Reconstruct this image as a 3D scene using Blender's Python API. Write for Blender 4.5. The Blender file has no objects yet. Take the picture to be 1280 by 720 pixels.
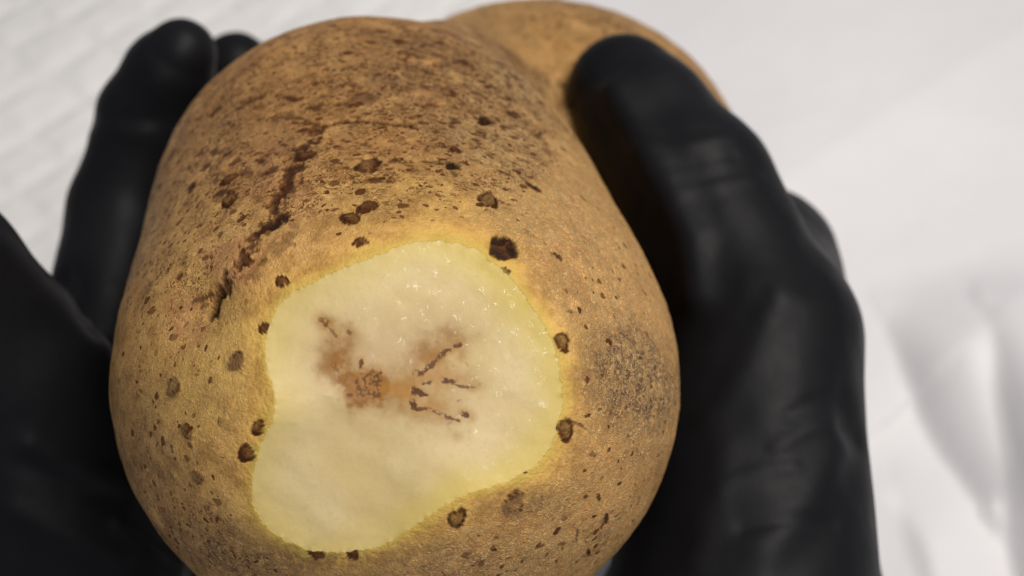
import bpy, math, random
import numpy as np
from mathutils import Matrix, Vector
from mathutils.kdtree import KDTree

# ------------------------------------------------------------------ camera, world, lamps, exposure
sc = bpy.context.scene
FPX = 1437.0                                   # focal length in photo pixels (1280 wide)
H = 0.290                                      # camera height above the table top
PITCH = 30.0                                   # camera tipped 60 degrees below the horizon
ROT = np.array(Matrix.Rotation(math.radians(PITCH), 3, 'X'))

cam_d = bpy.data.cameras.new('camera')
cam = bpy.data.objects.new('camera', cam_d)
sc.collection.objects.link(cam)
cam.location = (0, 0, H)
cam.rotation_euler = (math.radians(PITCH), 0, 0)
cam_d.sensor_width = 36
cam_d.lens = 18 * FPX / 640
cam_d.clip_start = 0.005
cam_d.clip_end = 50
cam_d.dof.use_dof = True
cam_d.dof.focus_distance = 0.131
cam_d.dof.aperture_fstop = 19
sc.camera = cam

world = bpy.data.worlds.new('World')
sc.world = world
world.use_nodes = True
bg = world.node_tree.nodes['Background']
bg.inputs[0].default_value = (0.88, 0.92, 1.0, 1)
bg.inputs[1].default_value = 0.24

def area(name, loc, target, size, power, col):
    l = bpy.data.lights.new(name, 'AREA')
    l.shape = 'RECTANGLE'
    l.size, l.size_y = size
    l.energy = power
    l.color = col
    o = bpy.data.objects.new(name, l)
    sc.collection.objects.link(o)
    o.location = loc
    o.rotation_euler = (Vector(target) - Vector(loc)).to_track_quat('-Z', 'Y').to_euler()
    return o

area('ceiling_lamp', (0.23, 0.20, 0.66), (0, 0.1, 0.1), (0.26, 0.18), 2.7, (1.0, 0.945, 0.87))
area('room_light', (0.22, -0.16, 0.78), (0, 0.1, 0.1), (0.15, 0.11), 1.9, (1.0, 0.96, 0.93))

vs = sc.view_settings
vs.view_transform = 'Standard'
vs.look = 'None'
vs.exposure = 0.0
vs.gamma = 1.0
vs.use_curve_mapping = False

# ------------------------------------------------------------------ helpers
rng = np.random.default_rng(7)
random.seed(7)

def C(px, py, d):
    """photo pixel at depth d (mm) -> point in the hand-held frame (mm)"""
    return np.array([(px - 640) / FPX * d, -(py - 360) / FPX * d, -d], float)

def to_world(P):
    P = np.asarray(P, float)
    w = P @ ROT.T / 1000.0
    w[..., 2] += H
    return w

def hash3(ix, iy, iz, seed):
    h = (ix * 374761393 + iy * 668265263 + iz * 2147483647 + seed * 144665) & 0xFFFFFFFF
    h = ((h ^ (h >> 13)) * 1274126177) & 0xFFFFFFFF
    h = ((h ^ (h >> 16)) * 2246822519) & 0xFFFFFFFF
    return ((h ^ (h >> 15)) & 0xFFFFFF) / float(0xFFFFFF)

def vnoise(P, scale, seed=0):
    q = P / scale
    i = np.floor(q).astype(np.int64)
    f = q - i
    f = f * f * f * (f * (f * 6 - 15) + 10)
    out = 0
    for dx in (0, 1):
        wx = f[..., 0] if dx else 1 - f[..., 0]
        for dy in (0, 1):
            wy = f[..., 1] if dy else 1 - f[..., 1]
            for dz in (0, 1):
                wz = f[..., 2] if dz else 1 - f[..., 2]
                out = out + wx * wy * wz * hash3(i[..., 0] + dx, i[..., 1] + dy, i[..., 2] + dz, seed)
    return out * 2 - 1

def fbm(P, scale, octaves=3, seed=0):
    o, a, t = 0, 1.0, 0
    for k in range(octaves):
        o = o + a * vnoise(P, scale / 2 ** k, seed + 17 * k)
        t += a
        a *= 0.5
    return o / t

def sstep(a, b, x):
    t = np.clip((x - a) / (b - a), 0, 1)
    return t * t * (3 - 2 * t)

def smin(a, b, k):
    h = np.maximum(k - np.abs(a - b), 0) / k
    return np.minimum(a, b) - h * h * h * k / 6

def new_mesh(name, V, faces, mat, parent=None, smooth=True):
    me = bpy.data.meshes.new(name)
    V = np.ascontiguousarray(V, dtype=np.float32)
    faces = np.ascontiguousarray(faces, dtype=np.int32)
    n = faces.shape[1]
    me.vertices.add(len(V))
    me.vertices.foreach_set('co', V.ravel())
    me.loops.add(faces.size)
    me.loops.foreach_set('vertex_index', faces.ravel())
    me.polygons.add(len(faces))
    me.polygons.foreach_set('loop_start', np.arange(0, faces.size, n, dtype=np.int32))
    me.polygons.foreach_set('loop_total', np.full(len(faces), n, dtype=np.int32))
    if smooth:
        me.polygons.foreach_set('use_smooth', np.ones(len(faces), dtype=bool))
    me.update(calc_edges=True)
    me.validate()
    me.materials.append(mat)
    o = bpy.data.objects.new(name, me)
    sc.collection.objects.link(o)
    if parent:
        o.parent = parent
        o.matrix_parent_inverse = parent.matrix_world.inverted()
    return o

def set_col(o, name, A):   # three masks, the fourth in alpha
    at = o.data.attributes.new(name, 'FLOAT_COLOR', 'POINT')
    B = np.ones((len(A), 4), np.float32)
    B[:, :A.shape[1]] = A
    at.data.foreach_set('color', B.ravel())

def tag(o, label, cat, group=None, kind=None):
    if label: o['label'] = label
    if cat: o['category'] = cat
    if group: o['group'] = group
    if kind: o['kind'] = kind
    return o

# ------------------------------------------------------------------ node helper
class NT:
    def __init__(s, name):
        s.m = bpy.data.materials.new(name)
        s.m.use_nodes = True
        s.t = s.m.node_tree
        s.b = s.t.nodes['Principled BSDF']
    def n(s, typ, **kw):
        o = s.t.nodes.new(typ)
        for k, v in kw.items():
            if k.startswith('i_'):
                key = k[2:]
                key = int(key) if key.isdigit() else key
                s.put(o.inputs[key], v)
            else:
                setattr(o, k, v)
        return o
    def put(s, sock, v):
        if isinstance(v, bpy.types.NodeSocket):
            s.t.links.new(v, sock)
        else:
            sock.default_value = v
    def mix(s, fac, a, b, mode='MIX'):
        o = s.t.nodes.new('ShaderNodeMix')
        o.data_type = 'RGBA'
        o.blend_type = mode
        c = lambda v: (*v, 1) if isinstance(v, tuple) and len(v) == 3 else v
        s.put(o.inputs[0], fac); s.put(o.inputs[6], c(a)); s.put(o.inputs[7], c(b))
        return o.outputs[2]
    def math(s, op, a, b=0.0, c=0.0):
        o = s.t.nodes.new('ShaderNodeMath')
        o.operation = op
        s.put(o.inputs[0], a); s.put(o.inputs[1], b); s.put(o.inputs[2], c)
        return o.outputs[0]
    def ramp(s, x, lo, hi, a=0.0, b=1.0):
        o = s.t.nodes.new('ShaderNodeMapRange')
        o.interpolation_type = 'SMOOTHSTEP'
        s.put(o.inputs[0], x)
        o.inputs[1].default_value = lo; o.inputs[2].default_value = hi
        o.inputs[3].default_value = a; o.inputs[4].default_value = b
        return o.outputs[0]
    def noise(s, vec, scale, detail=3.0, rough=0.55, dist=0.0):
        o = s.n('ShaderNodeTexNoise')
        s.put(o.inputs['Vector'], vec)
        o.inputs['Scale'].default_value = scale
        o.inputs['Detail'].default_value = detail
        o.inputs['Roughness'].default_value = rough
        o.inputs['Distortion'].default_value = dist
        return o.outputs[0]
    def attr(s, name):
        a = s.n('ShaderNodeAttribute', attribute_name=name)
        sp = s.n('ShaderNodeSeparateColor')
        s.t.links.new(a.outputs['Color'], sp.inputs[0])
        return sp.outputs[0], sp.outputs[1], sp.outputs[2], a.outputs['Alpha']
    def bump(s, h, strength, dist, normal=None):
        o = s.n('ShaderNodeBump')
        o.inputs['Strength'].default_value = strength
        o.inputs['Distance'].default_value = dist
        s.put(o.inputs['Height'], h)
        if normal is not None: s.put(o.inputs['Normal'], normal)
        return o.outputs[0]
    def coords(s, scale=(1, 1, 1), rot=(0, 0, 0)):
        tc = s.n('ShaderNodeTexCoord')
        mp = s.n('ShaderNodeMapping')
        s.t.links.new(tc.outputs['Object'], mp.inputs[0])
        mp.inputs['Scale'].default_value = scale
        mp.inputs['Rotation'].default_value = rot
        return mp.outputs[0]

# ------------------------------------------------------------------ materials
def mat_skin():
    s = NT('potato_skin')
    co = s.coords()
    dark, black, pink, rind = s.attr('marks')
    yellow, russet, gray, dens = s.attr('zones')
    big = s.noise(co, 70, 3)
    mid = s.noise(co, 330, 4, 0.6)
    fine = s.noise(co, 1500, 4, 0.65)
    base = s.mix(s.ramp(big, 0.35, 0.68), (0.52, 0.242, 0.062), (0.72, 0.395, 0.135))
    base = s.mix(s.ramp(mid, 0.43, 0.68, 0.0, 0.9), base, (0.285, 0.120, 0.026))
    base = s.mix(s.ramp(s.noise(co, 170, 4, 0.6, 0.5), 0.48, 0.66, 0.0, 0.6), base, (0.30, 0.125, 0.034))
    base = s.mix(s.math('MULTIPLY', yellow, s.ramp(mid, 0.32, 0.66, 1.0, 0.45)), base, (0.66, 0.430, 0.098))
    base = s.mix(s.math('MULTIPLY', russet, 0.45), base, (0.68, 0.395, 0.145))
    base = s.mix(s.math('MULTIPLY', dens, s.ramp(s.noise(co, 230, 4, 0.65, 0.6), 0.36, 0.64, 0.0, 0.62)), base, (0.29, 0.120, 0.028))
    # netted, feathery cork on the rougher zones: pale threads over darker ground
    net = s.noise(co, 520, 3, 0.6, 2.2)
    thread = s.ramp(s.math('ABSOLUTE', s.math('SUBTRACT', net, 0.5)), 0.0, 0.06, 1.0, 0.0)
    net2 = s.noise(s.coords((1, 1, 1), (0.6, 0.2, 1.1)), 900, 3, 0.6, 2.0)
    thread2 = s.ramp(s.math('ABSOLUTE', s.math('SUBTRACT', net2, 0.48)), 0.0, 0.06, 1.0, 0.0)
    ground = s.ramp(s.noise(co, 480, 5, 0.7, 0.8), 0.46, 0.64)
    base = s.mix(s.math('MULTIPLY', ground, s.math('MULTIPLY', russet, 0.50)), base, (0.270, 0.108, 0.030))
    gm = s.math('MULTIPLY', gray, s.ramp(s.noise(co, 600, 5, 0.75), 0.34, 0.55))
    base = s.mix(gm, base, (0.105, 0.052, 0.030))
    base = s.mix(s.math('MULTIPLY', thread, s.math('MULTIPLY', russet, 0.80)), base, (0.84, 0.55, 0.235))
    base = s.mix(s.math('MULTIPLY', thread2, s.math('MULTIPLY', russet, 0.60)), base, (0.80, 0.51, 0.205))
    base = s.mix(s.math('MULTIPLY', pink, s.ramp(mid, 0.25, 0.6)), base, (0.60, 0.270, 0.135))
    base = s.mix(s.ramp(fine, 0.53, 0.72, 0.0, 0.26), base, (0.20, 0.085, 0.028))
    base = s.mix(s.ramp(fine, 0.30, 0.44, 0.28, 0.0), base, (0.78, 0.51, 0.22))
    # small dark dashes and flecks, thick where the skin is old
    def flecks(scale, stretch, rot, lim):
        wob = s.n('ShaderNodeTexNoise')
        wob.inputs['Scale'].default_value = 900
        s.put(wob.inputs['Vector'], co)
        add = s.n('ShaderNodeVectorMath', operation='MULTIPLY_ADD')
        s.put(add.inputs[0], wob.outputs['Color'])
        add.inputs[1].default_value = (0.0013, 0.0013, 0.0013)
        s.put(add.inputs[2], s.coords(stretch, rot))
        vo = s.n('ShaderNodeTexVoronoi')
        s.put(vo.inputs['Vector'], add.outputs[0])
        vo.inputs['Scale'].default_value = scale
        sp = s.n('ShaderNodeSeparateColor')
        s.put(sp.inputs[0], vo.outputs['Color'])
        keep = s.ramp(s.math('SUBTRACT', dens, sp.outputs[0]), 0.0, 0.12)
        size = s.math('MULTIPLY_ADD', sp.outputs[1], 0.22, lim)
        m = s.ramp(s.math('SUBTRACT', size, vo.outputs['Distance']), -0.03, 0.10)
        amt = s.math('MULTIPLY_ADD', sp.outputs[2], 0.55, 0.40)
        return s.math('MULTIPLY', s.math('MULTIPLY', m, keep), amt)
    fl = s.math('MAXIMUM', flecks(640, (0.78, 1, 1), (0.1, 0, 0.15), 0.15), flecks(1050, (0.9, 1, 1), (0.3, 0.2, -0.4), 0.18))
    fl = s.math('MAXIMUM', fl, s.math('MULTIPLY', flecks(430, (0.7, 1, 1), (0, 0.4, 0.5), 0.10), 0.8))
    sq = s.noise(s.coords((0.75, 1, 1), (0.2, 0.1, 0.3)), 640, 3, 0.6, 2.6)
    sq = s.ramp(s.math('ABSOLUTE', s.math('SUBTRACT', sq, 0.5)), 0.008, 0.040, 1.0, 0.0)
    sq = s.math('MULTIPLY', sq, s.ramp(s.noise(co, 260, 3, 0.6), 0.40, 0.56))
    fl = s.math('MAXIMUM', fl, s.math('MULTIPLY', sq, s.ramp(dens, 0.1, 0.8, 0.0, 0.85)))
    base = s.mix(s.ramp(fl, 0.0, 0.9), base, (0.125, 0.039, 0.006))
    dk = s.ramp(s.math('MULTIPLY', dark, s.ramp(fine, 0.25, 0.62, 1.0, 0.72)), 0.0, 0.72)
    base = s.mix(dk, base, (0.078, 0.022, 0.003))
    base = s.mix(black, base, (0.012, 0.006, 0.004))
    base = s.mix(s.math('MULTIPLY', rind, 0.85), base, (0.55, 0.395, 0.085))
    s.put(s.b.inputs['Base Color'], base)
    s.put(s.b.inputs['Roughness'], s.ramp(fine, 0.3, 0.7, 0.46, 0.66))
    s.b.inputs['Specular IOR Level'].default_value = 0.18
    h = s.math('ADD', s.math('MULTIPLY', thread, s.math('MULTIPLY', russet, 0.9)), s.math('MULTIPLY', fine, 0.9))
    h = s.math('ADD', h, s.math('MULTIPLY', mid, 0.7))
    h = s.math('ADD', h, s.math('MULTIPLY', s.math('MAXIMUM', dk, fl), -0.7))
    h = s.math('ADD', h, s.math('MULTIPLY', thread2, s.math('MULTIPLY', russet, 0.7)))
    s.put(s.b.inputs['Normal'], s.bump(h, 0.75, 0.0005))
    return s.m

def mat_flesh():
    s = NT('potato_flesh')
    co = s.coords()
    stain, vein, gray, _ = s.attr('marks')
    edge, orange, wet, _ = s.attr('zones')
    big = s.noise(co, 120, 3)
    fine = s.noise(co, 1300, 3, 0.6)
    base = s.mix(s.ramp(big, 0.35, 0.65), (0.535, 0.410, 0.190), (0.58, 0.46, 0.240))
    base = s.mix(s.ramp(fine, 0.50, 0.68, 0.0, 0.30), base, (0.47, 0.365, 0.18))
    base = s.mix(s.math('MULTIPLY', edge, 0.72), base, (0.53, 0.395, 0.070))
    base = s.mix(s.math('MULTIPLY', gray, 0.75), base, (0.45, 0.310, 0.155))
    st = s.math('MULTIPLY', stain, s.ramp(s.noise(co, 420, 4, 0.65), 0.25, 0.62, 0.55, 1.0))
    st = s.ramp(st, 0.0, 0.78)
    base = s.mix(st, base, (0.215, 0.085, 0.006))
    base = s.mix(orange, base, (0.34, 0.150, 0.015))
    vein = s.ramp(vein, 0.0, 0.95)
    base = s.mix(vein, base, (0.085, 0.026, 0.002))
    s.put(s.b.inputs['Base Color'], base)
    s.b.inputs['Roughness'].default_value = 0.50
    s.b.inputs['Specular IOR Level'].default_value = 0.25
    s.put(s.b.inputs['Subsurface Weight'], s.math('MULTIPLY_ADD', s.math('MAXIMUM', vein, stain), -0.28, 0.30))
    s.b.inputs['Subsurface Radius'].default_value = (1.0, 0.75, 0.35)
    s.b.inputs['Subsurface Scale'].default_value = 0.0009
    gl = s.ramp(s.noise(co, 950, 2, 0.6), 0.55, 0.70)
    s.put(s.b.inputs['Coat Weight'], s.math('MULTIPLY_ADD', s.math('MULTIPLY', wet, gl), 0.85, 0.03))
    s.b.inputs['Coat Roughness'].default_value = 0.10
    grainy = s.noise(co, 1700, 3, 0.7)
    wetb = s.noise(co, 800, 1.5, 0.5)
    h = s.math('ADD', s.math('MULTIPLY', grainy, 0.35), s.math('MULTIPLY', wetb, 1.5))
    hw = s.math('MULTIPLY', h, s.math('MULTIPLY_ADD', wet, 1.2, 0.10))
    s.put(s.b.inputs['Coat Normal'], s.bump(hw, 1.0, 0.00032))
    s.put(s.b.inputs['Normal'], s.bump(s.math('ADD', fine, s.math('MULTIPLY', wetb, 0.3)), 0.12, 0.0004))
    return s.m

def mat_glove():
    s = NT('black_nitrile')
    co = s.coords()
    n1 = s.noise(co, 45, 3)
    base = s.mix(s.ramp(n1, 0.3, 0.7), (0.0048, 0.0048, 0.0060), (0.0075, 0.0073, 0.0088))
    dust = s.ramp(s.noise(co, 900, 5, 0.8), 0.70, 0.82, 0.0, 0.16)
    base = s.mix(dust, base, (0.05, 0.048, 0.045))
    s.put(s.b.inputs['Base Color'], base)
    s.put(s.b.inputs['Roughness'], s.ramp(s.noise(co, 160, 4), 0.3, 0.7, 0.46, 0.54))
    s.b.inputs['Specular IOR Level'].default_value = 0.12
    st = s.noise(s.coords((1.0, 0.6, 1.0), (0.2, 0.3, 0.5)), 120, 3, 0.5, 0.4)
    fine = s.noise(co, 2600, 2)
    h = s.math('ADD', s.math('MULTIPLY', st, 0.5), s.math('MULTIPLY', fine, 0.06))
    s.put(s.b.inputs['Normal'], s.bump(h, 0.22, 0.0012))
    return s.m

def mat_white(name, col, rough, bscale, bstr, bdist=0.0006):
    s = NT(name)
    co = s.coords()
    n1 = s.noise(co, 14, 4)
    s.put(s.b.inputs['Base Color'], s.mix(s.ramp(n1, 0.3, 0.7), tuple(c * 0.955 for c in col), col))
    s.b.inputs['Roughness'].default_value = rough
    s.put(s.b.inputs['Normal'], s.bump(s.noise(co, bscale, 4, 0.6), bstr, bdist))
    return s.m

M_SKIN, M_FLESH, M_GLOVE = mat_skin(), mat_flesh(), mat_glove()
M_PAD = mat_white('pad_fleece', (0.85, 0.83, 0.81), 0.85, 900, 0.3)
M_SHEET = mat_white('sheet_film', (0.77, 0.755, 0.77), 0.55, 260, 0.25)
M_TABLE = mat_white('table_laminate', (0.62, 0.61, 0.60), 0.45, 300, 0.1)

# ------------------------------------------------------------------ potato volume (signed distance, mm)
BLOBS = np.array([[-14.99, -15.41, -158.67, 36.68, 31.93, 38.56],
                  [-22.71, 15.42, -184.07, 28.85, 25.83, 21.81],
                  [5.51, 18.82, -243.36, 44.5, 41.53, 38.58]])
SADDLE = (C(556, 112, 206), np.array([12.0, 11.0, 20.0]))

def ell(P, c, r):
    q = P - c
    k0 = np.sqrt(((q / r) ** 2).sum(-1))
    k1 = np.sqrt(((q / (r * r)) ** 2).sum(-1))
    return k0 * (k0 - 1) / np.maximum(k1, 1e-9)

def potato(P):
    a = [ell(P, b[:3], b[3:]) for b in BLOBS]
    return smin(smin(smin(a[0], a[1], 60), a[2], 36), ell(P, *SADDLE), 13)

def potato_grad(P, f=potato, e=0.05):
    g = np.stack([f(P + np.eye(3)[i] * e) - f(P - np.eye(3)[i] * e) for i in range(3)], -1)
    return g / np.maximum(np.linalg.norm(g, axis=-1, keepdims=True), 1e-9)

def hit(px, py):
    """first point of the potato seen along a photo pixel's line of sight"""
    px = np.atleast_1d(np.asarray(px, float)); py = np.atleast_1d(np.asarray(py, float))
    dirs = np.stack([(px - 640) / FPX, -(py - 360) / FPX, -np.ones_like(px)], -1)
    t = np.full(len(px), 100.0)
    for _ in range(120):
        t = t + np.clip(potato(dirs * t[:, None]), -2, 4) * 0.8
        t = np.minimum(t, 300)
    return dirs * t[:, None]

# ------------------------------------------------------------------ tabletop, quilted pad, loose sheet
def table_at(px, py):
    """where a photo pixel's line of sight meets the table top (world metres)"""
    px = np.asarray(px, float); py = np.asarray(py, float)
    d = np.stack([(px - 640) / FPX, -(py - 360) / FPX, -np.ones_like(px)], -1) @ ROT.T
    return d[..., :2] * (H / -d[..., 2])[..., None]

def grid_faces(nu, nv, wrap=False):
    i = np.arange(nu if wrap else nu - 1)
    j = np.arange(nv - 1)
    I, J = np.meshgrid(i, j, indexing='ij')
    I2 = (I + 1) % nu
    return np.stack([I * nv + J, I2 * nv + J, I2 * nv + J + 1, I * nv + J + 1], -1).reshape(-1, 4)

def sheet_mesh(name, x0, x1, y0, y1, step, hf, mat, skirt):
    xs = np.arange(x0, x1 + step / 2, step); ys = np.arange(y0, y1 + step / 2, step)
    X, Y = np.meshgrid(xs, ys, indexing='ij')
    Z = hf(X, Y)
    V = np.stack([X, Y, Z], -1)
    V[0, :, 2] = V[-1, :, 2] = skirt
    V[:, 0, 2] = V[:, -1, 2] = skirt
    return new_mesh(name, V.reshape(-1, 3), grid_faces(len(xs), len(ys)), mat)

def build_ground():
    t = 0.03
    x0, x1, y0, y1 = -0.6, 0.6, -0.3, 0.75
    V = np.array([[x, y, z] for z in (-t, 0) for y in (y0, y1) for x in (x0, x1)])
    Fc = np.array([[0, 2, 3, 1], [4, 5, 7, 6], [0, 1, 5, 4], [2, 6, 7, 3], [0, 4, 6, 2], [1, 3, 7, 5]])
    o = new_mesh('tabletop', V, Fc, M_TABLE, smooth=False)
    tag(o, None, None, kind='structure')

    def quilt(X, Y):
        P = np.stack([X, Y, X * 0], -1)
        wx = X + 0.0016 * vnoise(P, 0.02, 3); wy = Y + 0.0016 * vnoise(P, 0.02, 4)
        a = (wx * 0.94 + wy * 0.34) / 0.0230; b = (-wx * 0.34 + wy * 0.94) / 0.0180
        a2 = a + b * 0.55; b2 = b - a * 0.55
        da = np.abs(a2 - np.floor(a2) - 0.5); db = np.abs(b2 - np.floor(b2) - 0.5)
        m = np.minimum(0.5 - da, (0.5 - db) * 0.85)
        return 0.0030 + 0.0011 * sstep(0.0, 0.24, m) + 0.0011 * vnoise(P, 0.045, 9) + 0.0004 * vnoise(P, 0.006, 2)
    o = sheet_mesh('quilted_pad', -0.36, 0.10, -0.16, 0.52, 0.0013, quilt, M_PAD, 0.0006)
    tag(o, 'white quilted absorbent pad spread flat under the hands', 'pad')

    def line_d(X, Y, pts):
        A = table_at(np.array([p[0] for p in pts]), np.array([p[1] for p in pts]))
        best = np.full(X.shape, 9.0); side = np.zeros(X.shape)
        for a, b in zip(A[:-1], A[1:]):
            ab = b - a
            tt = np.clip(((X - a[0]) * ab[0] + (Y - a[1]) * ab[1]) / (ab @ ab), 0, 1)
            dx = X - a[0] - tt * ab[0]; dy = Y - a[1] - tt * ab[1]
            d = np.hypot(dx, dy)
            sd = np.sign(ab[0] * dy - ab[1] * dx)
            side = np.where(d < best, sd, side); best = np.minimum(best, d)
        return best, side                     # side +1: to the left of the walking direction

    def ridge(X, Y, pts, h, wl, wr):
        d, s = line_d(X, Y, pts)
        w = np.where(s > 0, wl, wr)
        return h * np.exp(-(d / w) ** 1.35)

    def cliff(X, Y, pts, h, w, back):
        # the sheet rises sharply on the far (picture right) side of a crease and sinks back slowly
        d, sd = line_d(X, Y, pts)
        A = table_at(np.array([p[0] for p in pts]), np.array([p[1] for p in pts]))
        dirv = A[-1] - A[0]
        tt = ((X - A[0, 0]) * dirv[0] + (Y - A[0, 1]) * dirv[1]) / (dirv @ dirv)
        fade = sstep(-0.25, 0.45, tt) * sstep(1.25, 0.95, tt)
        return np.where(sd > 0, h * (1 - np.exp(-d / w)) * np.exp(-(d / back) ** 2), 0) * fade

    def folds(X, Y):
        P = np.stack([X, Y, X * 0], -1)
        z = 0.0105 + 0.0022 * fbm(P, 0.09, 2, 5) + 0.0006 * fbm(P, 0.022, 3, 8)
        z = z + cliff(X, Y, [(1085, 430), (1120, 520), (1155, 590), (1192, 650)], 0.015, 0.009, 0.060)
        z = z + cliff(X, Y, [(1192, 440), (1205, 540), (1222, 640), (1245, 780)], 0.020, 0.009, 0.060)
        z = z + cliff(X, Y, [(1290, 430), (1310, 560), (1340, 700)], 0.02, 0.012, 0.04)
        z = z + cliff(X, Y, [(1092, 590), (1112, 690), (1140, 790)], 0.006, 0.010, 0.030)
        z = z + ridge(X, Y, [(1090, 640), (1130, 700), (1150, 780)], 0.004, 0.008, 0.014)
        z = z + ridge(X, Y, [(740, 410), (1000, 235), (1300, 50), (1500, -60)], 0.0040, 0.05, 0.016)
        z = z + ridge(X, Y, [(1170, 480), (1290, 370), (1500, 250)], 0.005, 0.030, 0.014)
        return z
    o = sheet_mesh('plastic_sheet', 0.015, 0.42, -0.16, 0.52, 0.0016, folds, M_SHEET, 0.0075)
    tag(o, 'thin smooth white sheet with soft folds lying over the quilted pad', 'sheet')

# ------------------------------------------------------------------ the potato
OUT = [(540,300),(575,304),(602,316),(640,348),(672,392),(695,440),(703,490),(696,540),(676,576),(640,599),(602,612),
       (560,629),(520,656),(480,681),(432,691),(380,686),(341,666),(319,636),(315,600),(325,560),(340,521),(342,490),
       (333,460),(330,430),(340,396),(366,366),(402,346),(452,326),(500,308)]

def closed_spline(pts, n):
    p = np.array(pts, float); m = len(p)
    seg = np.linalg.norm(np.roll(p, -1, 0) - p, axis=1)
    cum = np.concatenate([[0], np.cumsum(seg)])
    s = np.linspace(0, cum[-1], n, endpoint=False)
    i = np.clip(np.searchsorted(cum, s, 'right') - 1, 0, m - 1)
    t = ((s - cum[i]) / seg[i])[:, None]
    p0, p1, p2, p3 = p[(i - 1) % m], p[i], p[(i + 1) % m], p[(i + 2) % m]
    return 0.5 * (2 * p1 + (p2 - p0) * t + (2 * p0 - 5 * p1 + 4 * p2 - p3) * t ** 2 + (3 * p1 - p0 - 3 * p2 + p3) * t ** 3)

# prominent corky spots: x, y, radius (photo px), kind
SPOTS = [(460,258,14,'c'),(438,272,13,'c'),(450,301,9,'c'),(610,250,15,'r'),(630,310,21,'k'),(628,342,9,'g'),(702,428,13,'r'),
         (706,537,14,'r'),(322,536,10,'c'),(306,567,13,'c'),(330,410,9,'c'),(295,452,13,'g'),(285,225,14,'c'),(286,251,14,'r'),
         (380,197,17,'r'),(459,205,17,'r'),(566,205,9,'k'),(607,150,11,'k'),(668,236,13,'e'),(696,322,10,'e'),(572,648,13,'r'),
         (640,632,18,'g'),(748,622,8,'e'),(756,647,10,'e'),(440,694,10,'c'),(396,692,11,'c'),(235,540,11,'g'),(216,484,14,'g'),
         (240,235,14,'e'),(455,122,16,'g'),(352,352,9,'c'),(312,330,8,'c'),(248,597,10,'g'),(570,187,8,'c'),(735,690,9,'e')]

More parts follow.
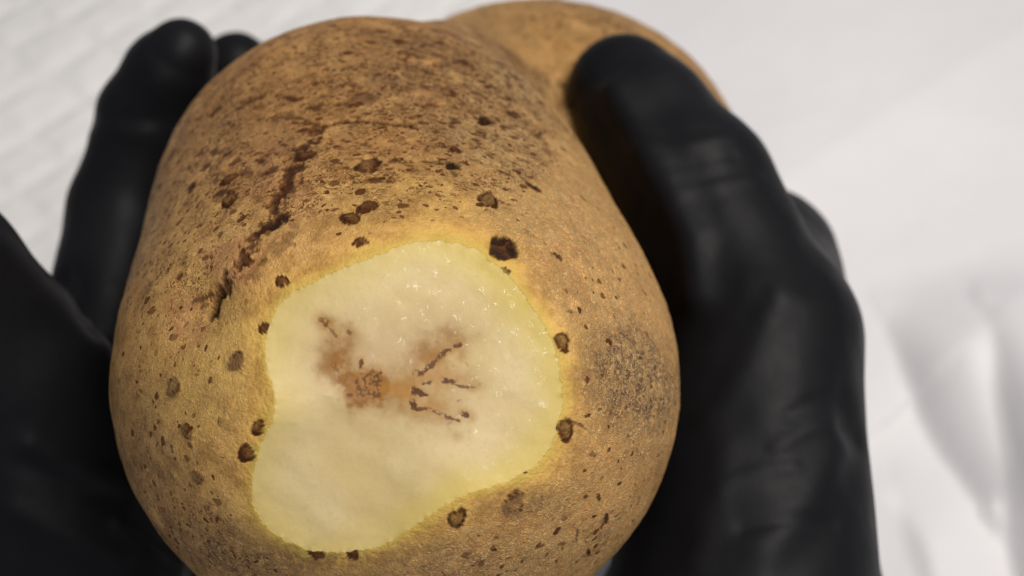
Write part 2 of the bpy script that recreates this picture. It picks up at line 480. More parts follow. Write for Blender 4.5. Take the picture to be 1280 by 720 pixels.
def build_potato():
    U = 1150
    O = np.array([-13.0, 2.0, -190.0])
    ring = closed_spline(OUT, U)
    ang = np.linspace(0, 2 * np.pi, U, endpoint=False)
    circ = np.stack([np.cos(ang), np.sin(ang), ang * 0], -1)
    ctr = ring.mean(0)
    wob = 2.4 * fbm(circ, 0.10, 3, 3) + 2.0 * fbm(circ, 0.030, 3, 6)
    nrm = ring - ctr; nrm /= np.linalg.norm(nrm, axis=1, keepdims=True)
    ring = ring + nrm * wob[:, None]
    Q = hit(ring[:, 0], ring[:, 1])
    d0 = Q - O; d0 /= np.linalg.norm(d0, axis=1, keepdims=True)
    db = -d0.mean(0); db /= np.linalg.norm(db)
    om = np.arccos(np.clip(d0 @ db, -1, 1))
    v = np.concatenate([np.linspace(0, 0.62, 300, endpoint=False), np.linspace(0.62, 0.9995, 110)])
    a = om[:, None] * (1 - v)[None, :]
    sn = np.sin(om)[:, None]
    D = (np.sin(a)[..., None] * d0[:, None, :] + np.sin(om[:, None] * v[None, :])[..., None] * db) / sn[..., None]
    D /= np.linalg.norm(D, axis=-1, keepdims=True)
    NV = len(v)
    Df = D.reshape(-1, 3)
    lo = np.full(len(Df), 5.0); hi = np.full(len(Df), 140.0)
    # first crossing outwards
    t = np.full(len(Df), 20.0)
    for _ in range(45):
        t = t - np.clip(potato(O + Df * t[:, None]), -4, 4) * 0.9
    P = O + Df * t[:, None]
    N = potato_grad(P)
    # gentle lumps
    lump = 0.5 * fbm(P, 26, 3, 11) + 0.22 * fbm(P, 6, 2, 12)
    vf = np.tile(v, U)
    lumpw = sstep(0.0, 0.10, vf)
    P = P + N * (lump * lumpw)[:, None]
    dent = hit([243, 300, 460, 395], [385, 330, 165, 205])
    for c_, r_, h_ in zip(dent, (6.0, 4.5, 11.0, 6.0), (-1.7, 0.6, -0.8, 0.6)):
        P = P + N * (h_ * np.exp(-(np.linalg.norm(P - c_, axis=1) / r_) ** 2))[:, None]

    # ---- marks
    n = len(P)
    px = 640 + P[:, 0] / -P[:, 2] * FPX; py = 360 - P[:, 1] / -P[:, 2] * FPX
    facing = (N * (-P / np.linalg.norm(P, axis=1, keepdims=True))).sum(1)
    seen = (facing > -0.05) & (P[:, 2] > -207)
    dark = np.zeros(n); black = np.zeros(n); pink = np.zeros(n); disp = np.zeros(n)
    yellow = np.zeros(n); russet = np.zeros(n); gray = np.zeros(n)
    kd = KDTree(n)
    for i, p in enumerate(P): kd.insert(p, i)
    kd.balance()
    nz1 = fbm(P, 1.6, 3, 21); nz2 = fbm(P, 0.7, 2, 22); nz3 = fbm(P, 7, 3, 23)
    G3 = P.reshape(U, NV, 3)
    gdu = np.linalg.norm(np.roll(G3, -1, 0) - G3, axis=-1); gdv = np.linalg.norm(np.diff(G3, axis=1, append=G3[:, -1:]), axis=-1)
    def near(p, r):
        iu, iv = divmod(kd.find(Vector(p))[1], NV)
        ku = int(min(U // 2 - 1, r / max(gdu[iu, iv], 0.03) * 1.35 + 2)); kv = int(r / max(gdv[iu, iv], 0.05) * 1.35 + 2)
        ids = ((np.arange(iu - ku, iu + ku + 1) % U)[:, None] * NV + np.arange(max(0, iv - kv), min(NV, iv + kv + 1))[None, :]).ravel()
        return ids[((P[ids] - p) ** 2).sum(1) < r * r]
    def blob(x, y, rx, ry, soft=1.0, rot=0.0):
        c, s = math.cos(rot), math.sin(rot)
        dx, dy = px - x, py - y
        e = np.sqrt(((dx * c + dy * s) / rx) ** 2 + ((-dx * s + dy * c) / ry) ** 2)
        return seen * sstep(1.0 + 0.5 * soft, 1.0 - 0.5 * soft, e + 0.35 * nz3)
    mm = lambda r_px, p: r_px * -p[2] / FPX
    # zones: smooth yellow skin close to the cut, thicker netted cork elsewhere
    edge_mm = np.linalg.norm(P.reshape(U, NV, 3) - P.reshape(U, NV, 3)[:, :1], axis=-1).ravel()
    yellow = np.maximum(yellow, 0.72 * sstep(8, 0.5, edge_mm + 3.5 * nz3))
    yellow = np.maximum(yellow, 0.85 * blob(270, 470, 85, 120, 1.6))
    yellow = np.maximum(yellow, 0.60 * blob(520, 265, 130, 55, 1.6))
    yellow = np.maximum(yellow, 0.35 * blob(250, 290, 70, 60, 1.6))
    yellow = np.maximum(yellow, 0.42 * blob(640, 590, 80, 40, 1.6))
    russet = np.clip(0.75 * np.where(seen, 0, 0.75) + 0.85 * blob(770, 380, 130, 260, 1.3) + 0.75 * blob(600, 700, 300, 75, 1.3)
                     + 0.8 * blob(690, 170, 120, 120, 1.4) + 0.25 * blob(300, 640, 150, 90, 1.4) + 0.3 * blob(430, 110, 250, 120, 1.5), 0, 1)
    russet = np.maximum(russet, 0.28)
    russet *= sstep(0.5, 6, edge_mm + 2 * nz3)
    gray = np.clip(1.0 * blob(785, 470, 58, 62, 1.3) + 0.55 * blob(655, 630, 50, 22, 1.3) + 0.45 * blob(560, 700, 200, 28, 1.4)
                   + 0.70 * blob(520, 90, 130, 50, 1.5) + 0.35 * blob(590, 165, 70, 60, 1.3) + 0.35 * blob(335, 160, 80, 55, 1.4)
                   + 0.45 * blob(300, 690, 130, 40, 1.4) + 0.3 * blob(160, 560, 50, 110, 1.4) + 0.35 * blob(830, 560, 30, 90, 1.4)
                   + 0.25 * blob(680, 60, 60, 50, 1.4), 0, 1)
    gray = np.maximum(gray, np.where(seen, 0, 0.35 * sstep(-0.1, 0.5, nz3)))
    pink = 0.48 * np.clip(0.8 * blob(285, 318, 30, 26, 1.2) + 0.9 * blob(232, 400, 26, 34, 1.3) + 0.6 * blob(330, 222, 34, 26, 1.3)
                   + 0.5 * blob(375, 250, 30, 26, 1.3) + 0.4 * blob(345, 185, 20, 14, 1.2) + 0.5 * blob(310, 345, 30, 20, 1.2), 0, 1)

    # random small dashes and specks
    Vn = P.reshape(U, NV, 3)
    def speck(i0, L, Wd, rot, amt, ring_like=False):
        p = P[i0]; nn = N[i0]
        tx = np.cross([0.12, 1, 0.0], nn); tx /= np.linalg.norm(tx) + 1e-9
        ty = np.cross(nn, tx)
        tt = math.cos(rot) * tx + math.sin(rot) * ty; bb = np.cross(nn, tt)
        ids = near(p, max(L, Wd) * 1.7 + 0.2)
        if not len(ids): return
        q = P[ids] - p
        u_ = q @ tt; w_ = q @ bb + 0.12 * L * (u_ / L) ** 2
        e = np.sqrt((u_ / L) ** 2 + (w_ / Wd) ** 2) + 0.75 * nz2[ids] + 0.3 * nz1[ids]
        m = sstep(1.15, 0.55, e)
        if ring_like: m = m * sstep(0.15, 0.6, e)
        dark[ids] = np.maximum(dark[ids], amt * m)
        disp[ids] -= 0.07 * m * amt
    dens = (0.9 * blob(430, 130, 260, 120, 1.2) + 0.9 * blob(560, 130, 120, 100, 1.2) + 0.75 * blob(230, 250, 80, 150, 1.2)
            + 0.60 * blob(200, 540, 80, 150, 1.2) + 0.70 * blob(300, 680, 150, 50, 1.2) + 0.25 * blob(780, 500, 90, 240, 1.2)
            + 0.30 * blob(620, 690, 180, 50, 1.2) + 0.5 * blob(460, 220, 200, 60, 1.2))
    dens = dens * sstep(1.0, 5, edge_mm) * (1 - 0.6 * yellow)
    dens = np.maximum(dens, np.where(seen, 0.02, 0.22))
    bk = hit([735, 610], [25, 40])
    for c_, r_, a_ in zip(bk, (17.0, 6.0), (0.85, 0.5)):
        dens = np.maximum(dens, np.where(seen, 0, a_ * np.exp(-(np.linalg.norm(P - c_, axis=1) / r_) ** 2) * (0.75 + 0.5 * nz3)))
    # weight by surface area of each vertex
    du = np.linalg.norm(np.roll(Vn, -1, 0) - Vn, axis=-1); dv = np.linalg.norm(np.diff(Vn, axis=1, append=Vn[:, -1:]), axis=-1)
    w = dens * (du * dv).ravel(); w /= w.sum()
    for i0 in rng.choice(n, 900, p=w):
        top = py[i0] < 260 and seen[i0]
        left = px[i0] < 330 and py[i0] > 380 and seen[i0]
        L = rng.uniform(0.5, 1.7) if top else rng.uniform(0.35, 0.7)
        speck(i0, L, L * rng.uniform(0.3, 0.6), rng.normal(0.0, 0.5) + (1.3 if left else 0.0), rng.uniform(0.35, 0.85), rng.random() < 0.25)
    # longer scuffs in the netted zones
    w2 = (russet + 0.4 * gray + 0.02) * (du * dv).ravel() * sstep(2, 6, edge_mm); w2 /= w2.sum()
    for i0 in rng.choice(n, 420, p=w2):
        L = rng.uniform(0.5, 1.5)
        right = px[i0] > 640
        speck(i0, L, L * rng.uniform(0.10, 0.28), rng.normal(-1.0 if right else -0.2, 0.5), rng.uniform(0.2, 0.55))

    # drawn marks: polylines through photo pixels, laid on the surface
    def stroke(pts, r_px, amt_dark=0.0, amt_black=0.0, depth=0.0, rag=0.8, amt_pink=0.0):
        pts = np.array(pts, float)
        tt = np.concatenate([[0], np.cumsum(np.linalg.norm(np.diff(pts, axis=0), axis=1))])
        m = max(2, int(tt[-1] / max(1.5, r_px * 0.5)))
        s = np.linspace(0, tt[-1], m)
        H3 = hit(np.interp(s, tt, pts[:, 0]), np.interp(s, tt, pts[:, 1]))
        best = np.full(n, 9e9)
        H3 = np.array([P[kd.find(Vector(p))[1]] for p in H3])
        for p in H3:
            r = mm(r_px, p)
            ids = near(p, r * 1.9 + 1.0)
            if not len(ids): continue
            e = np.linalg.norm(P[ids] - p, axis=1) / r
            best[ids] = np.minimum(best[ids], e)
        ids = np.nonzero(best < 9e8)[0]; e = best[ids]
        e = e + rag * (0.7 * nz1[ids] + 0.8 * nz2[ids])
        mk = sstep(1.2, 0.4, e)
        if amt_dark: dark[ids] = np.maximum(dark[ids], amt_dark * mk)
        if amt_black: black[ids] = np.maximum(black[ids], amt_black * sstep(1.0, 0.5, e))
        if amt_pink: pink[ids] = np.maximum(pink[ids], amt_pink * mk)
        disp[ids] -= depth * mk
    stroke([(392,165),(378,190),(366,215),(352,242),(338,272),(318,296),(300,325),(280,352),(258,378)], 16, 0.66, 0, 0.20, 1.4)
    stroke([(385,178),(370,208),(355,236),(343,262)], 7, 0.85, 0.20, 0.10, 1.6)
    stroke([(352,270),(338,280),(322,290)], 6, 0.85, 0.55, 0.12, 1.6)
    stroke([(300,330),(285,350),(270,362)], 10, 0.55, 0.0, 0.3, 1.0)
    stroke([(262,367),(256,378),(250,389)], 8, 0.9, 1.0, 1.3, 0.4)
    stroke([(232,372),(250,366),(265,362)], 4, 0.6, 0.2, 0.2, 0.8)
    stroke([(396,160),(420,150),(455,146),(490,150),(522,157)], 3.0, 0.75, 0.2, 0.25, 0.7)
    stroke([(350,147),(375,148),(396,155)], 5, 0.6, 0.1, 0.1, 1.0)
    stroke([(420,150),(470,147),(516,154)], 7, 0.35, 0.0, 0.1, 1.0)
    stroke([(300,217),(325,220),(345,216)], 7, 0.55, 0.0, 0.1, 1.2)
    stroke([(345,148),(365,143)], 8, 0.5, 0, 0.1, 1.2)
    stroke([(312,345),(335,318),(360,292)], 15, 0.38, 0.0, 0.1, 1.3)
    stroke([(380,135),(400,120),(430,108)], 7, 0.35, 0, 0.05, 1.4)
    for x, y, r in ((513,153,4),(340,282,8),(566,206,7),(656,596-4,3),(668,234,4)):
        stroke([(x, y), (x + 1.5, y)], r, 0.9, 0.8, 0.25, 0.6)

    # corky spots
    centres = []
    sp_xy = np.array([(a_, b_) for a_, b_, _, _ in SPOTS], float)
    SP = hit(sp_xy[:, 0], sp_xy[:, 1])
    SP = np.array([P[kd.find(Vector(p))[1]] for p in SP])
    for (x, y, r_px, kind), p in zip(SPOTS, SP):
        r = mm(r_px, p)
        ids = near(p, r * 1.8)
        q = P[ids] - p
        nn = N[ids].mean(0); nn /= np.linalg.norm(nn)
        tx = np.cross([0, 1, 0], nn); tx /= np.linalg.norm(tx); ty = np.cross(nn, tx)
        u_, w_ = q @ tx / r, q @ ty / r
        if kind == 'e':
            c, s = math.cos(-0.9), math.sin(-0.9)
            u_, w_ = (u_ * c + w_ * s), (-u_ * s + w_ * c) * 2.0
        rad = np.hypot(u_, w_); th = np.arctan2(w_, u_)
        ph = rng.uniform(0, 6.3)
        e = rad * (1 + 0.10 * np.cos(2 * th + ph) + 0.07 * np.cos(3 * th - ph)) + 0.22 * nz2[ids] + 0.22 * nz1[ids]
        body = sstep(1.08, 0.80, e)
        rim = body * sstep(0.50, 0.80, e)
        crack = np.exp(-((np.sin(1.5 * th + ph) * rad) / 0.16) ** 2) * sstep(0.95, 0.5, e)
        if kind == 'c':
            dark[ids] = np.maximum(dark[ids], body * (0.74 + 0.25 * nz1[ids]) + 0.45 * rim * (0.6 + 0.4 * np.cos(th + ph)))
            disp[ids] += 0.34 * sstep(0.9, 0.3, e) - 0.16 * rim
        elif kind == 'r':
            dark[ids] = np.maximum(dark[ids], body * 0.58 + 0.60 * rim * (0.6 + 0.4 * np.cos(th - ph)))
            black[ids] = np.maximum(black[ids], 0.65 * rim * sstep(0.1, 0.8, np.cos(2 * th - ph)))
            disp[ids] += 0.42 * sstep(0.8, 0.2, e) - 0.22 * rim
        elif kind == 'k':
            cell = np.exp(-((np.sin(1.5 * th + ph)) * rad / 0.20) ** 2)
            dark[ids] = np.maximum(dark[ids], body * 0.85)
            black[ids] = np.maximum(black[ids], body * (1 - cell) * 0.80)
            disp[ids] += -0.40 * body * (1 - cell) + 0.1 * body * cell
        elif kind == 'g':
            dark[ids] = np.maximum(dark[ids], body * 0.42 + 0.4 * rim * (nz1[ids] > 0))
            gray[ids] = np.maximum(gray[ids], body * 0.7)
            disp[ids] += 0.15 * body
        else:
            dark[ids] = np.maximum(dark[ids], body * 0.80)
            black[ids] = np.maximum(black[ids], 0.40 * crack)
            disp[ids] += 0.15 * body - 0.25 * crack * body
        centres.append((p, r, kind))
    rind = 0.85 * sstep(1.8, 0.0, edge_mm + 0.9 * nz1 + 0.6 * nz3) * np.clip(1 - 1.6 * dark, 0, 1)
    disp += 0.06 * nz1 * (0.4 + russet)
    disp *= sstep(0.0, 0.03, vf + 0.01)
    P = P + N * disp[:, None]

    # ---- skin mesh with the small turned-in lip at the cut
    Vg = P.reshape(U, NV, 3)
    lipd = N.reshape(U, NV, 3)[:, :1]
    inward = ctr3 = Vg[:, :1].mean(0, keepdims=True) - Vg[:, :1]
    inward = inward / np.linalg.norm(inward, axis=-1, keepdims=True)
    lip = Vg[:, :1] - lipd * 0.06 + inward * 0.05
    Vall = np.concatenate([lip, Vg], 1)
    nv = NV + 1
    def ext(A):
        A = A.reshape(U, NV)
        return np.concatenate([A[:, :1], A], 1).ravel()
    faces = grid_faces(U, nv, wrap=True)
    VW = to_world(Vall.reshape(-1, 3))
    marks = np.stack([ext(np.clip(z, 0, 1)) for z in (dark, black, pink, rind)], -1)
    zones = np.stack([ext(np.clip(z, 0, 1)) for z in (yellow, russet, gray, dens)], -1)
    # vertex normals of the whole skin, so that pieces split from it stay seamless
    fn = np.cross(VW[faces[:, 2]] - VW[faces[:, 0]], VW[faces[:, 3]] - VW[faces[:, 1]])
    vn = np.zeros_like(VW)
    for k in range(4): np.add.at(vn, faces[:, k], fn)
    if (vn[nv // 3::nv] * (to_world(N.reshape(U, NV, 3)[:, NV // 3] + 0) - to_world(np.zeros(3)))).sum() < 0:
        faces = faces[:, ::-1]; vn = -vn
    vn /= np.maximum(np.linalg.norm(vn, axis=1, keepdims=True), 1e-20)

    root = bpy.data.objects.new('potato', None)
    sc.collection.objects.link(root)
    base = VW[np.argmin(VW[:, 2])]
    root.location = VW.mean(0).tolist()[:2] + [float(base[2])]
    bpy.context.view_layer.update()
    tag(root, 'large tan potato with one end sliced off showing brown-stained flesh', 'potato')

    fc = Vall.reshape(-1, 3)[faces].mean(1)
    owner = np.full(len(faces), -1)
    for k, (p, r, kind) in enumerate(centres):
        d = np.linalg.norm(fc - p, axis=1)
        owner[(d < r * 1.15) & (owner < 0)] = k
    eyep = hit([256], [378])[0]
    owner[(np.linalg.norm(fc - eyep, axis=1) < 1.9) & (owner < 0)] = 999

    def piece(name, sel, parent):
        f = faces[sel]
        ids, inv = np.unique(f, return_inverse=True)
        o = new_mesh(name, VW[ids] - np.array(root.location), inv.reshape(f.shape), M_SKIN)
        o.parent = parent
        set_col(o, 'marks', marks[ids]); set_col(o, 'zones', zones[ids])
        o.data.normals_split_custom_set_from_vertices(vn[ids].tolist())
        return o
    skin = piece('skin', owner < 0, root)
    for k, (p, r, kind) in enumerate(centres):
        if (owner == k).any(): piece('lenticel', owner == k, skin)
    piece('eye', owner == 999, skin)['label'] = 'black sunken eye in a pinkish dent'

    # ---- the cut face: a membrane stretched over the lip
    B = lip[:, 0]
    c3 = B.mean(0)
    _, _, Vt = np.linalg.svd(B - c3)
    nz = Vt[2]; nz = nz if nz[2] > 0 else -nz
    ex = np.cross([0, 1, 0], nz); ex /= np.linalg.norm(ex); ey = np.cross(nz, ex)
    bx, by, bh = (B - c3) @ ex, (B - c3) @ ey, (B - c3) @ nz
    bc = np.array([np.mean(bx), np.mean(by)])
    NR = 250
    rho = np.linspace(0.004, 1, NR)
    fh = np.fft.rfft(bh)
    harm = np.fft.irfft(fh[None, :] * (rho[:, None] ** np.minimum(np.arange(len(fh)) * 0.7, 400)[None, :]), n=U, axis=1).T
    def low(A_, k_=16):
        f_ = np.fft.rfft(A_); f_[k_:] = 0
        return np.fft.irfft(f_, n=U)
    lx, ly = low(bx), low(by)
    X = bc[0] + (lx - bc[0])[:, None] * rho + (bx - lx)[:, None] * rho ** 30
    Y = bc[1] + (ly - bc[1])[:, None] * rho + (by - ly)[:, None] * rho ** 30
    Hh = harm + 0.35 * (1 - rho[None, :] ** 2)
    FP = c3 + X[..., None] * ex + Y[..., None] * ey + Hh[..., None] * nz
    Fv = FP.reshape(-1, 3)
    z1 = fbm(Fv, 5, 3, 41); z2 = fbm(Fv, 1.1, 3, 42); z3 = fbm(Fv, 0.45, 2, 43)
    rim = sstep(0.985, 0.9, np.tile(rho, U))
    # knife ripples and a slightly sunken brown heart
    rip = 0.06 * np.sin((Fv @ (0.5 * ex + 0.85 * ey)) * 1.7 + 1.5 * z1)
    Fv = Fv + nz * (rim * (0.10 * z1 + 0.4 * rip + 0.012 * z2))[:, None]
    fx = 640 + Fv[:, 0] / -Fv[:, 2] * FPX; fy = 360 - Fv[:, 1] / -Fv[:, 2] * FPX
    stain = np.zeros(len(Fv)); vein = np.zeros(len(Fv)); grayf = np.zeros(len(Fv)); oran = np.zeros(len(Fv)); wet = np.zeros(len(Fv))
    def gb(x, y, rx, ry=None, rag=0.25):
        ry = ry or rx
        e = np.hypot((fx - x) / rx, (fy - y) / ry) + rag * z2 + 0.15 * z1
        return np.exp(-np.maximum(e, 0) ** 2 * 1.2)
    def add(A, v_): np.maximum(A, v_, out=A)
    acc = 1.1 * gb(455, 484, 27, 21, 0.45) + 0.42 * gb(418, 458, 28, 22) + 0.40 * gb(425, 425, 26, 34) + 0.25 * gb(408, 405, 12)
    acc = acc + 0.42 * gb(562, 424, 40, 24) + 0.35 * gb(530, 450, 34, 24) + 0.35 * gb(500, 490, 60, 22) + 0.22 * gb(550, 520, 50, 20)
    acc = acc + 0.28 * gb(585, 480, 30, 14) + 0.22 * gb(572, 545, 16, 12) + 0.18 * gb(470, 520, 50, 26)
    add(stain, np.clip(acc * 1.3, 0, 0.93))
    add(grayf, np.clip(0.9 * gb(485, 440, 66, 46) + 0.45 * gb(500, 500, 110, 60) + 0.4 * gb(560, 400, 60, 30) + 0.35 * gb(420, 430, 60, 60), 0, 1))
    add(oran, np.clip(0.30 * gb(548, 482, 62, 42) + 0.70 * gb(500, 488, 34, 13) + 0.40 * gb(545, 470, 40, 18) + 0.42 * gb(540, 508, 36, 12) + 0.3 * gb(555, 440, 22, 14), 0, 0.75))
    add(wet, np.clip(1.0 * gb(560, 375, 110, 60) + 0.8 * gb(650, 440, 60, 110) + 0.4 * gb(480, 600, 120, 60) + 0.4 * gb(600, 530, 80, 60), 0, 1))
    def line(pts, r, amt):
        pts = np.array(pts, float); best = np.full(len(fx), 1e9)
        for a_, b_ in zip(pts[:-1], pts[1:]):
            ab = b_ - a_
            t_ = np.clip(((fx - a_[0]) * ab[0] + (fy - a_[1]) * ab[1]) / max(ab @ ab, 1e-6), 0, 1)
            best = np.minimum(best, np.hypot(fx - a_[0] - t_ * ab[0], fy - a_[1] - t_ * ab[1]))
        e = best / (1.25 * r) + 1.05 * z3 + 0.85 * z2
        add(vein, amt * sstep(1.25, 0.35, e) * sstep(-0.65, -0.1, z2 + 0.5 * z3))
        add(oran, 0.60 * amt * sstep(5.0, 0.6, best / r + 0.8 * z2))
    line([(575,431),(560,438),(552,443)], 2.6, 0.85); line([(552,443),(544,451),(536,458)], 2.8, 0.8); line([(538,460),(526,467),(520,467)], 3.2, 0.9)
    line([(517,490),(529,491)], 4.4, 0.95); line([(531,480),(537,479)], 3.0, 0.8)
    line([(555,476),(566,477)], 3.6, 0.85); line([(564,480),(576,483),(592,485)], 2.2, 0.7)
    line([(515,504),(520,511)], 3.6, 0.9); line([(520,511),(536,511),(548,516),(560,522),(574,526)], 2.2, 0.75); line([(578,517),(587,520)], 3.0, 0.85)
    line([(402,400),(408,406)], 3.8, 0.7); line([(408,406),(421,420)], 2.2, 0.55); line([(435,413),(437,416)], 3.0, 0.6)
    line([(418,457),(424,461)], 4.0, 0.5); line([(572,500),(576,500)], 2.0, 0.4)
    for _ in range(26):
        x = rng.normal(456, 11); y = rng.normal(484, 10)
        line([(x, y), (x + rng.normal(0, 4), y + rng.normal(0, 4))], rng.uniform(2.2, 3.8), rng.uniform(0.5, 0.9))
    for _ in range(16):
        x = rng.uniform(545, 600); y = rng.uniform(405, 540)
        line([(x, y), (x + rng.normal(0, 3), y + rng.normal(0, 2))], rng.uniform(1.0, 1.8), rng.uniform(0.15, 0.4))
    # distance (mm) from the peel edge gives the yellower outer flesh
    er = np.linalg.norm(FP - FP[:, -1:], axis=-1).ravel()
    rightish = sstep(430, 640, fx)
    edge = sstep(5.5, 0.0, er + 1.3 * z1) * (0.55 + 0.45 * rightish)
    Fv = Fv - nz * (0.03 * vein + 0.05 * stain)[:, None]
    f2 = grid_faces(U, NR, wrap=True)
    FW = to_world(Fv)
    cidx = len(FW)
    FW = np.concatenate([FW, FW.reshape(U, NR, 3)[:, 0].mean(0)[None]])
    # close the tiny centre with slim quads
    k = np.arange(0, U, 2)
    cen = np.stack([np.full(len(k), cidx), ((k + 2) % U) * NR, ((k + 1) % U) * NR, k * NR], -1)
    fa = np.concatenate([f2, cen])
    e1 = np.cross(FW[f2[5000, 1]] - FW[f2[5000, 0]], FW[f2[5000, 3]] - FW[f2[5000, 0]])
    if e1 @ (to_world(nz) - to_world(nz * 0)) < 0: fa = fa[:, ::-1]
    fl = new_mesh('cut_flesh', FW - np.array(root.location), fa, M_FLESH)
    fl.parent = root
    fl['label'] = 'wet pale cream flesh with branching dark brown threads'
    ap = lambda A: np.append(A, A[0])
    set_col(fl, 'marks', np.stack([ap(stain), ap(vein), ap(grayf)], -1))
    set_col(fl, 'zones', np.stack([ap(edge), ap(oran), ap(wet)], -1))
    return root

# ------------------------------------------------------------------ gloved hands (signed distance -> surface nets)
def cone(P, a, b, ra, rb):
    ab = b - a
    t = np.clip(((P - a) @ ab) / (ab @ ab), 0, 1)
    return np.linalg.norm(P - a - t[..., None] * ab, axis=-1) - (ra + (rb - ra) * t)

def surface_nets(f, lo, hi, step):
    ax = [np.arange(lo[i], hi[i] + step, step, dtype=np.float32) for i in range(3)]
    G = np.stack(np.meshgrid(*ax, indexing='ij'), -1)
    Vv = np.empty(G.shape[:3], np.float32)
    for i in range(0, G.shape[0], 24):
        Vv[i:i + 24] = f(G[i:i + 24])
    S = Vv < 0
    nx, ny, nz = (s - 1 for s in Vv.shape)
    acc = np.zeros((nx, ny, nz, 3), np.float32); cnt = np.zeros((nx, ny, nz), np.float32)
    for axis in range(3):
        for o1 in (0, 1):
            for o2 in (0, 1):
                off = [0, 0, 0]; oth = [i for i in range(3) if i != axis]
                off[oth[0]], off[oth[1]] = o1, o2
                sl0 = tuple(slice(off[i], off[i] + (nx, ny, nz)[i]) for i in range(3))
                off2 = list(off); off2[axis] += 1
                sl1 = tuple(slice(off2[i], off2[i] + (nx, ny, nz)[i]) for i in range(3))
                a_, b_ = Vv[sl0], Vv[sl1]
                m = (a_ < 0) != (b_ < 0)
                t = np.where(m, a_ / np.where(m, a_ - b_, 1), 0)
                for i in range(3):
                    acc[..., i] += m * (off[i] + (t if i == axis else 0))
                cnt += m
    act = cnt > 0
    idx = np.full(act.shape, -1, np.int64); idx[act] = np.arange(act.sum())
    ii = np.argwhere(act)
    V = (ii + acc[act] / cnt[act][:, None]) * step + np.array(lo)
    faces = []
    for axis in range(3):
        u_, w_ = [(1, 2), (2, 0), (0, 1)][axis]
        a_ = np.take(S, range(0, S.shape[axis] - 1), axis); b_ = np.take(S, range(1, S.shape[axis]), axis)
        e = np.argwhere(a_ != b_)
        ok = (e[:, u_] > 0) & (e[:, w_] > 0) & (e[:, u_] < act.shape[u_]) & (e[:, w_] < act.shape[w_])
        e = e[ok]
        du_ = np.zeros(3, int); du_[u_] = 1; dw_ = np.zeros(3, int); dw_[w_] = 1
        q = np.stack([idx[tuple((e - du_ - dw_).T)], idx[tuple((e - dw_).T)], idx[tuple(e.T)], idx[tuple((e - du_).T)]], -1)
        flip = ~S[tuple(e.T)]
        q[flip] = q[flip][:, ::-1]
        faces.append(q)
    return V, np.concatenate(faces)

def snap(p, r, press=1.2):
    """rest a joint of radius r against the potato's surface"""
    p = np.array(p, float)
    for _ in range(12):
        g = potato_grad(p[None])[0]
        p = p + g * ((r - press) - potato(p[None])[0])
    return p

def build_hand(chains, palm, creases, label, seed, bounds_pad=8, step=1.5):
    """chains: fingers as lists of (point, radius); palm: list of (a, ra, b, rb)"""
    pts = np.array([q[0] for c in chains for q in c] + [a for a, _, _, _ in palm] + [b for _, _, b, _ in palm])
    rmax = 34
    lo = pts.min(0) - rmax; hi = pts.max(0) + rmax
    def f(P):
        body = None
        for a, ra, b, rb in palm:
            d = cone(P, a, b, ra, rb)
            body = d if body is None else smin(body, d, 14)
        for c in chains:
            fd = None
            for (a, ra), (b, rb) in zip(c[:-1], c[1:]):
                d = cone(P, a, b, ra, rb)
                fd = d if fd is None else smin(fd, d, 4.0)
            body = smin(body, fd, 5.0)
        return body
    def g(P):
        d = f(P)
        pt = potato(P) - 0.45
        k = 2.0                                    # smooth carve: the glove lies against the skin
        a, b = d, -pt
        h = np.maximum(k - np.abs(a - b), 0) / k
        return np.maximum(a, b) + h * h * h * k / 6
    V, Fq = surface_nets(g, lo, hi, step)
    # midpoint refinement once, then settle on the true surface
    E = np.concatenate([np.sort(Fq[:, [k, (k + 1) % 4]], 1) for k in range(4)])
    Eu, inv = np.unique(E, axis=0, return_inverse=True)
    inv = inv.reshape(4, -1)
    nV, nE = len(V), len(Eu)
    V2 = np.concatenate([V, V[Eu].mean(1), V[Fq].mean(1)])
    ce = nV + nE + np.arange(len(Fq))
    F2 = np.concatenate([np.stack([Fq[:, k], nV + inv[k], ce, nV + inv[(k - 1) % 4]], -1) for k in range(4)])
    V = V2
    for _ in range(3):
        n_ = potato_grad(V, g, 0.25)
        V = V - n_ * np.clip(g(V), -1, 1)[:, None]
    n_ = potato_grad(V, g, 0.4)
    # glove slack: soft wrinkles, then the creases the photograph shows
    free = sstep(0.3, 4.0, potato(V))
    disp = 0.32 * fbm(V, 19, 2, seed) + 0.14 * fbm(V * np.array([1, 0.45, 1]), 5.5, 2, seed + 3)
    for pl, r, h in creases:
        best = np.full(len(V), 1e9)
        for a, b in zip(pl[:-1], pl[1:]):
            ab = b - a
            t = np.clip(((V - a) @ ab) / (ab @ ab), 0, 1)
            best = np.minimum(best, np.linalg.norm(V - a - t[:, None] * ab, axis=1))
        disp = disp + h * np.exp(-(best / r) ** 2)
    V = V + n_ * (disp * free)[:, None]
    W = to_world(V)
    org = np.array([W[:, 0].mean(), W[:, 1].mean(), W[:, 2].min()])
    fn = np.cross(W[F2[:, 2]] - W[F2[:, 0]], W[F2[:, 3]] - W[F2[:, 1]])
    nw = n_ @ ROT.T
    if (fn * nw[F2[:, 0]]).sum() < 0: F2 = F2[:, ::-1]
    o = new_mesh('gloved_hand', W - org, F2, M_GLOVE)
    o.location = org
    tag(o, label, 'gloved hand', 'black-gloved hands holding the potato')
    print('HAND', label[:24], len(V), 'lowest z', W[:, 2].min(), org)
    return o, f

def front_of(f, pts):
    """lay photo pixels on a hand's visible surface"""
    p = np.array(pts, float)
    dirs = np.stack([(p[:, 0] - 640) / FPX, -(p[:, 1] - 360) / FPX, -np.ones(len(p))], -1)
    t = np.full(len(p), 90.0)
    for _ in range(150):
        t = np.minimum(t + np.clip(f(dirs * t[:, None]), -2, 5) * 0.8, 320)
    return dirs * t[:, None]

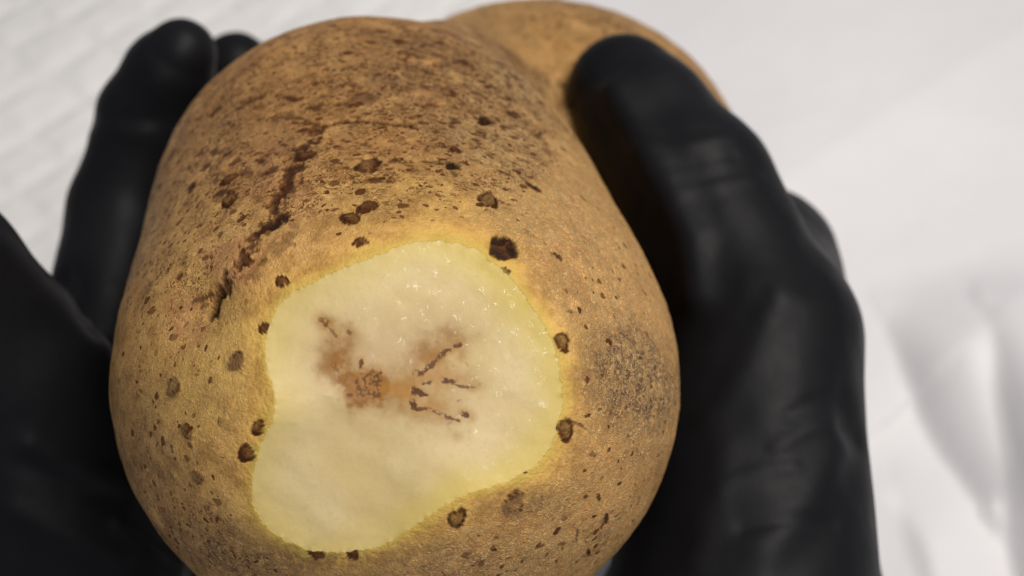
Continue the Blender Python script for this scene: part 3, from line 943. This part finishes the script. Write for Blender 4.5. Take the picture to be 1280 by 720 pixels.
def chain_sdf(chains, palm):
    def f(P):
        d = np.full(P.shape[:-1], 1e9)
        for a, ra, b, rb in palm: d = np.minimum(d, cone(P, a, b, ra, rb))
        for c in chains:
            for (a, ra), (b, rb) in zip(c[:-1], c[1:]): d = np.minimum(d, cone(P, a, b, ra, rb))
        return d
    return f

def build_hands():
    # ---- right hand: thumb along the waist, fingers wrapped underneath
    thumb = [(C(925, 770, 172), 20.5), (C(950, 425, 186), 15.6), (C(866, 232, 196), 13.0), (C(806, 150, 202), 11.2), (C(779, 114, 205), 10.0)]
    def wrap(mcp, rm, rest, rr):
        out = [(mcp, rm)]
        for q, r in zip(rest, rr): out.append((snap(q, r), r))
        return out
    idx = wrap(C(955, 320, 230), 12.6, [C(880, 300, 268), C(770, 320, 285), C(690, 330, 290)], (9.6, 8.6, 7.6))
    mid = wrap(C(968, 425, 221), 12.8, [C(850, 470, 246), C(720, 440, 262), C(640, 430, 268)], (9.8, 8.8, 7.8))
    rin = wrap(C(962, 560, 216), 12.0, [C(850, 600, 226), C(720, 580, 232), C(640, 560, 236)], (9.4, 8.4, 7.4))
    pin = wrap(C(950, 670, 206), 11.0, [C(850, 720, 208), C(760, 740, 212), C(690, 740, 216)], (8.4, 7.6, 6.8))
    wr = C(975, 1010, 190)
    el = C(1060, 1500, 200)
    palm = [(C(945, 880, 190), 19, C(955, 320, 229), 12.6), (C(945, 880, 195), 19, C(968, 425, 221), 12.8), (C(950, 900, 196), 19, C(962, 560, 216), 12),
            (C(950, 920, 196), 18, C(950, 670, 206), 11), (C(930, 800, 176), 19, wr, 22), (C(950, 880, 193), 22, wr, 25), (wr, 25, el, 29),
            (C(952, 410, 192), 14.5, C(952, 335, 220), 12.4), (C(850, 770, 197), 14, C(930, 800, 186), 19)]
    ch = [thumb, idx, mid, rin, pin]
    f0 = chain_sdf(ch, palm)
    L = lambda pts: front_of(f0, pts)
    cr = [(L([(800, 178), (850, 172), (900, 164), (935, 158)]), 0.9, -0.25),
          (L([(810, 192), (860, 186), (915, 176)]), 1.2, 0.35),
          (L([(770, 115), (800, 172), (835, 240), (862, 300), (872, 370)]), 3.0, 2.0),
          (L([(968, 375), (940, 430), (905, 490), (885, 525)]), 2.6, 0.5),
          (L([(952, 375), (925, 430), (890, 492)]), 2.4, -0.3),
          (L([(1048, 560), (1010, 630), (960, 690)]), 3.2, 0.6),
          (L([(1068, 575), (1030, 650), (985, 712)]), 3.2, -0.4),
          (L([(1000, 245), (1012, 300), (1018, 360)]), 3.2, -0.3),
          (L([(1060, 525), (1075, 545)]), 3.0, -1.2),
          (L([(905, 560), (890, 640), (870, 700)]), 2.5, 0.5),
          (L([(830, 215), (870, 205), (915, 196)]), 1.0, -0.25),
          (L([(850, 245), (900, 232), (950, 222)]), 1.1, 0.25),
          (L([(985, 520), (1020, 500), (1055, 490)]), 1.1, -0.3),
          (L([(970, 560), (1015, 535), (1058, 520)]), 1.1, 0.3),
          (L([(930, 660), (985, 650), (1040, 655)]), 1.2, -0.35),
          (L([(900, 610), (950, 590), (990, 585)]), 1.2, 0.3)]
    build_hand(ch, palm, cr, 'black-gloved right hand with its thumb pressed along the potato waist', 51)

    # ---- left hand: palm below, thumb spread away, two fingertips showing over the far side
    thumb = [(C(85, 700, 192), 20), (C(16, 470, 178), 14.6), (C(-85, 342, 166), 12.0), (C(-150, 262, 158), 10.6), (C(-170, 232, 155), 9.8)]
    idx = [(C(112, 540, 208), 12), (C(154, 262, 226), 10.2), (C(186, 146, 222), 9.2), (C(212, 92, 218), 7.9), (C(228, 64, 215), 6.0)]
    mid = [(C(110, 580, 226), 13), (C(215, 270, 258), 10.2), (C(258, 150, 254), 8.8), (C(296, 84, 246), 7.4)]
    rin = wrap(C(150, 630, 230), 12.5, [C(280, 440, 250), C(400, 360, 262), C(470, 330, 268)], (9.4, 8.4, 7.4))
    pin = wrap(C(185, 700, 222), 11.5, [C(330, 600, 226), C(430, 570, 232), C(500, 560, 236)], (8.4, 7.6, 6.8))
    wr = C(10, 1060, 200)
    el = C(-120, 1560, 205)
    palm = [(C(60, 880, 202), 20, C(112, 540, 208), 12), (C(75, 880, 208), 20, C(110, 580, 226), 13), (C(90, 890, 210), 20, C(150, 630, 230), 12.5),
            (C(110, 900, 208), 19, C(185, 700, 222), 11.5), (C(70, 800, 198), 20, wr, 23), (C(85, 900, 206), 22, wr, 25), (wr, 25, el, 29),
            (C(75, 620, 196), 15, C(20, 520, 184), 13)]
    ch = [thumb, idx, mid, rin, pin]
    f0 = chain_sdf(ch, palm)
    L = lambda pts: front_of(f0, pts)
    cr = [(L([(118, 152), (150, 146), (190, 150)]), 1.8, -0.45),
          (L([(112, 168), (150, 162), (190, 166)]), 2.0, 0.2),
          (L([(40, 560), (90, 585), (140, 602), (190, 618)]), 2.0, 0.9),
          (L([(35, 578), (85, 603), (140, 622)]), 2.2, -0.7),
          (L([(20, 640), (80, 668), (150, 700)]), 2.4, 0.7),
          (L([(150, 655), (190, 690), (225, 715)]), 1.5, 0.7),
          (L([(75, 352), (110, 400), (140, 440)]), 3.0, -1.6),
          (L([(185, 60), (195, 100)]), 2.5, 0.5)]
    build_hand(ch, palm, cr, 'black-gloved left hand cupping the potato, thumb spread away and two fingertips showing', 77)

build_ground()
build_potato()
build_hands()
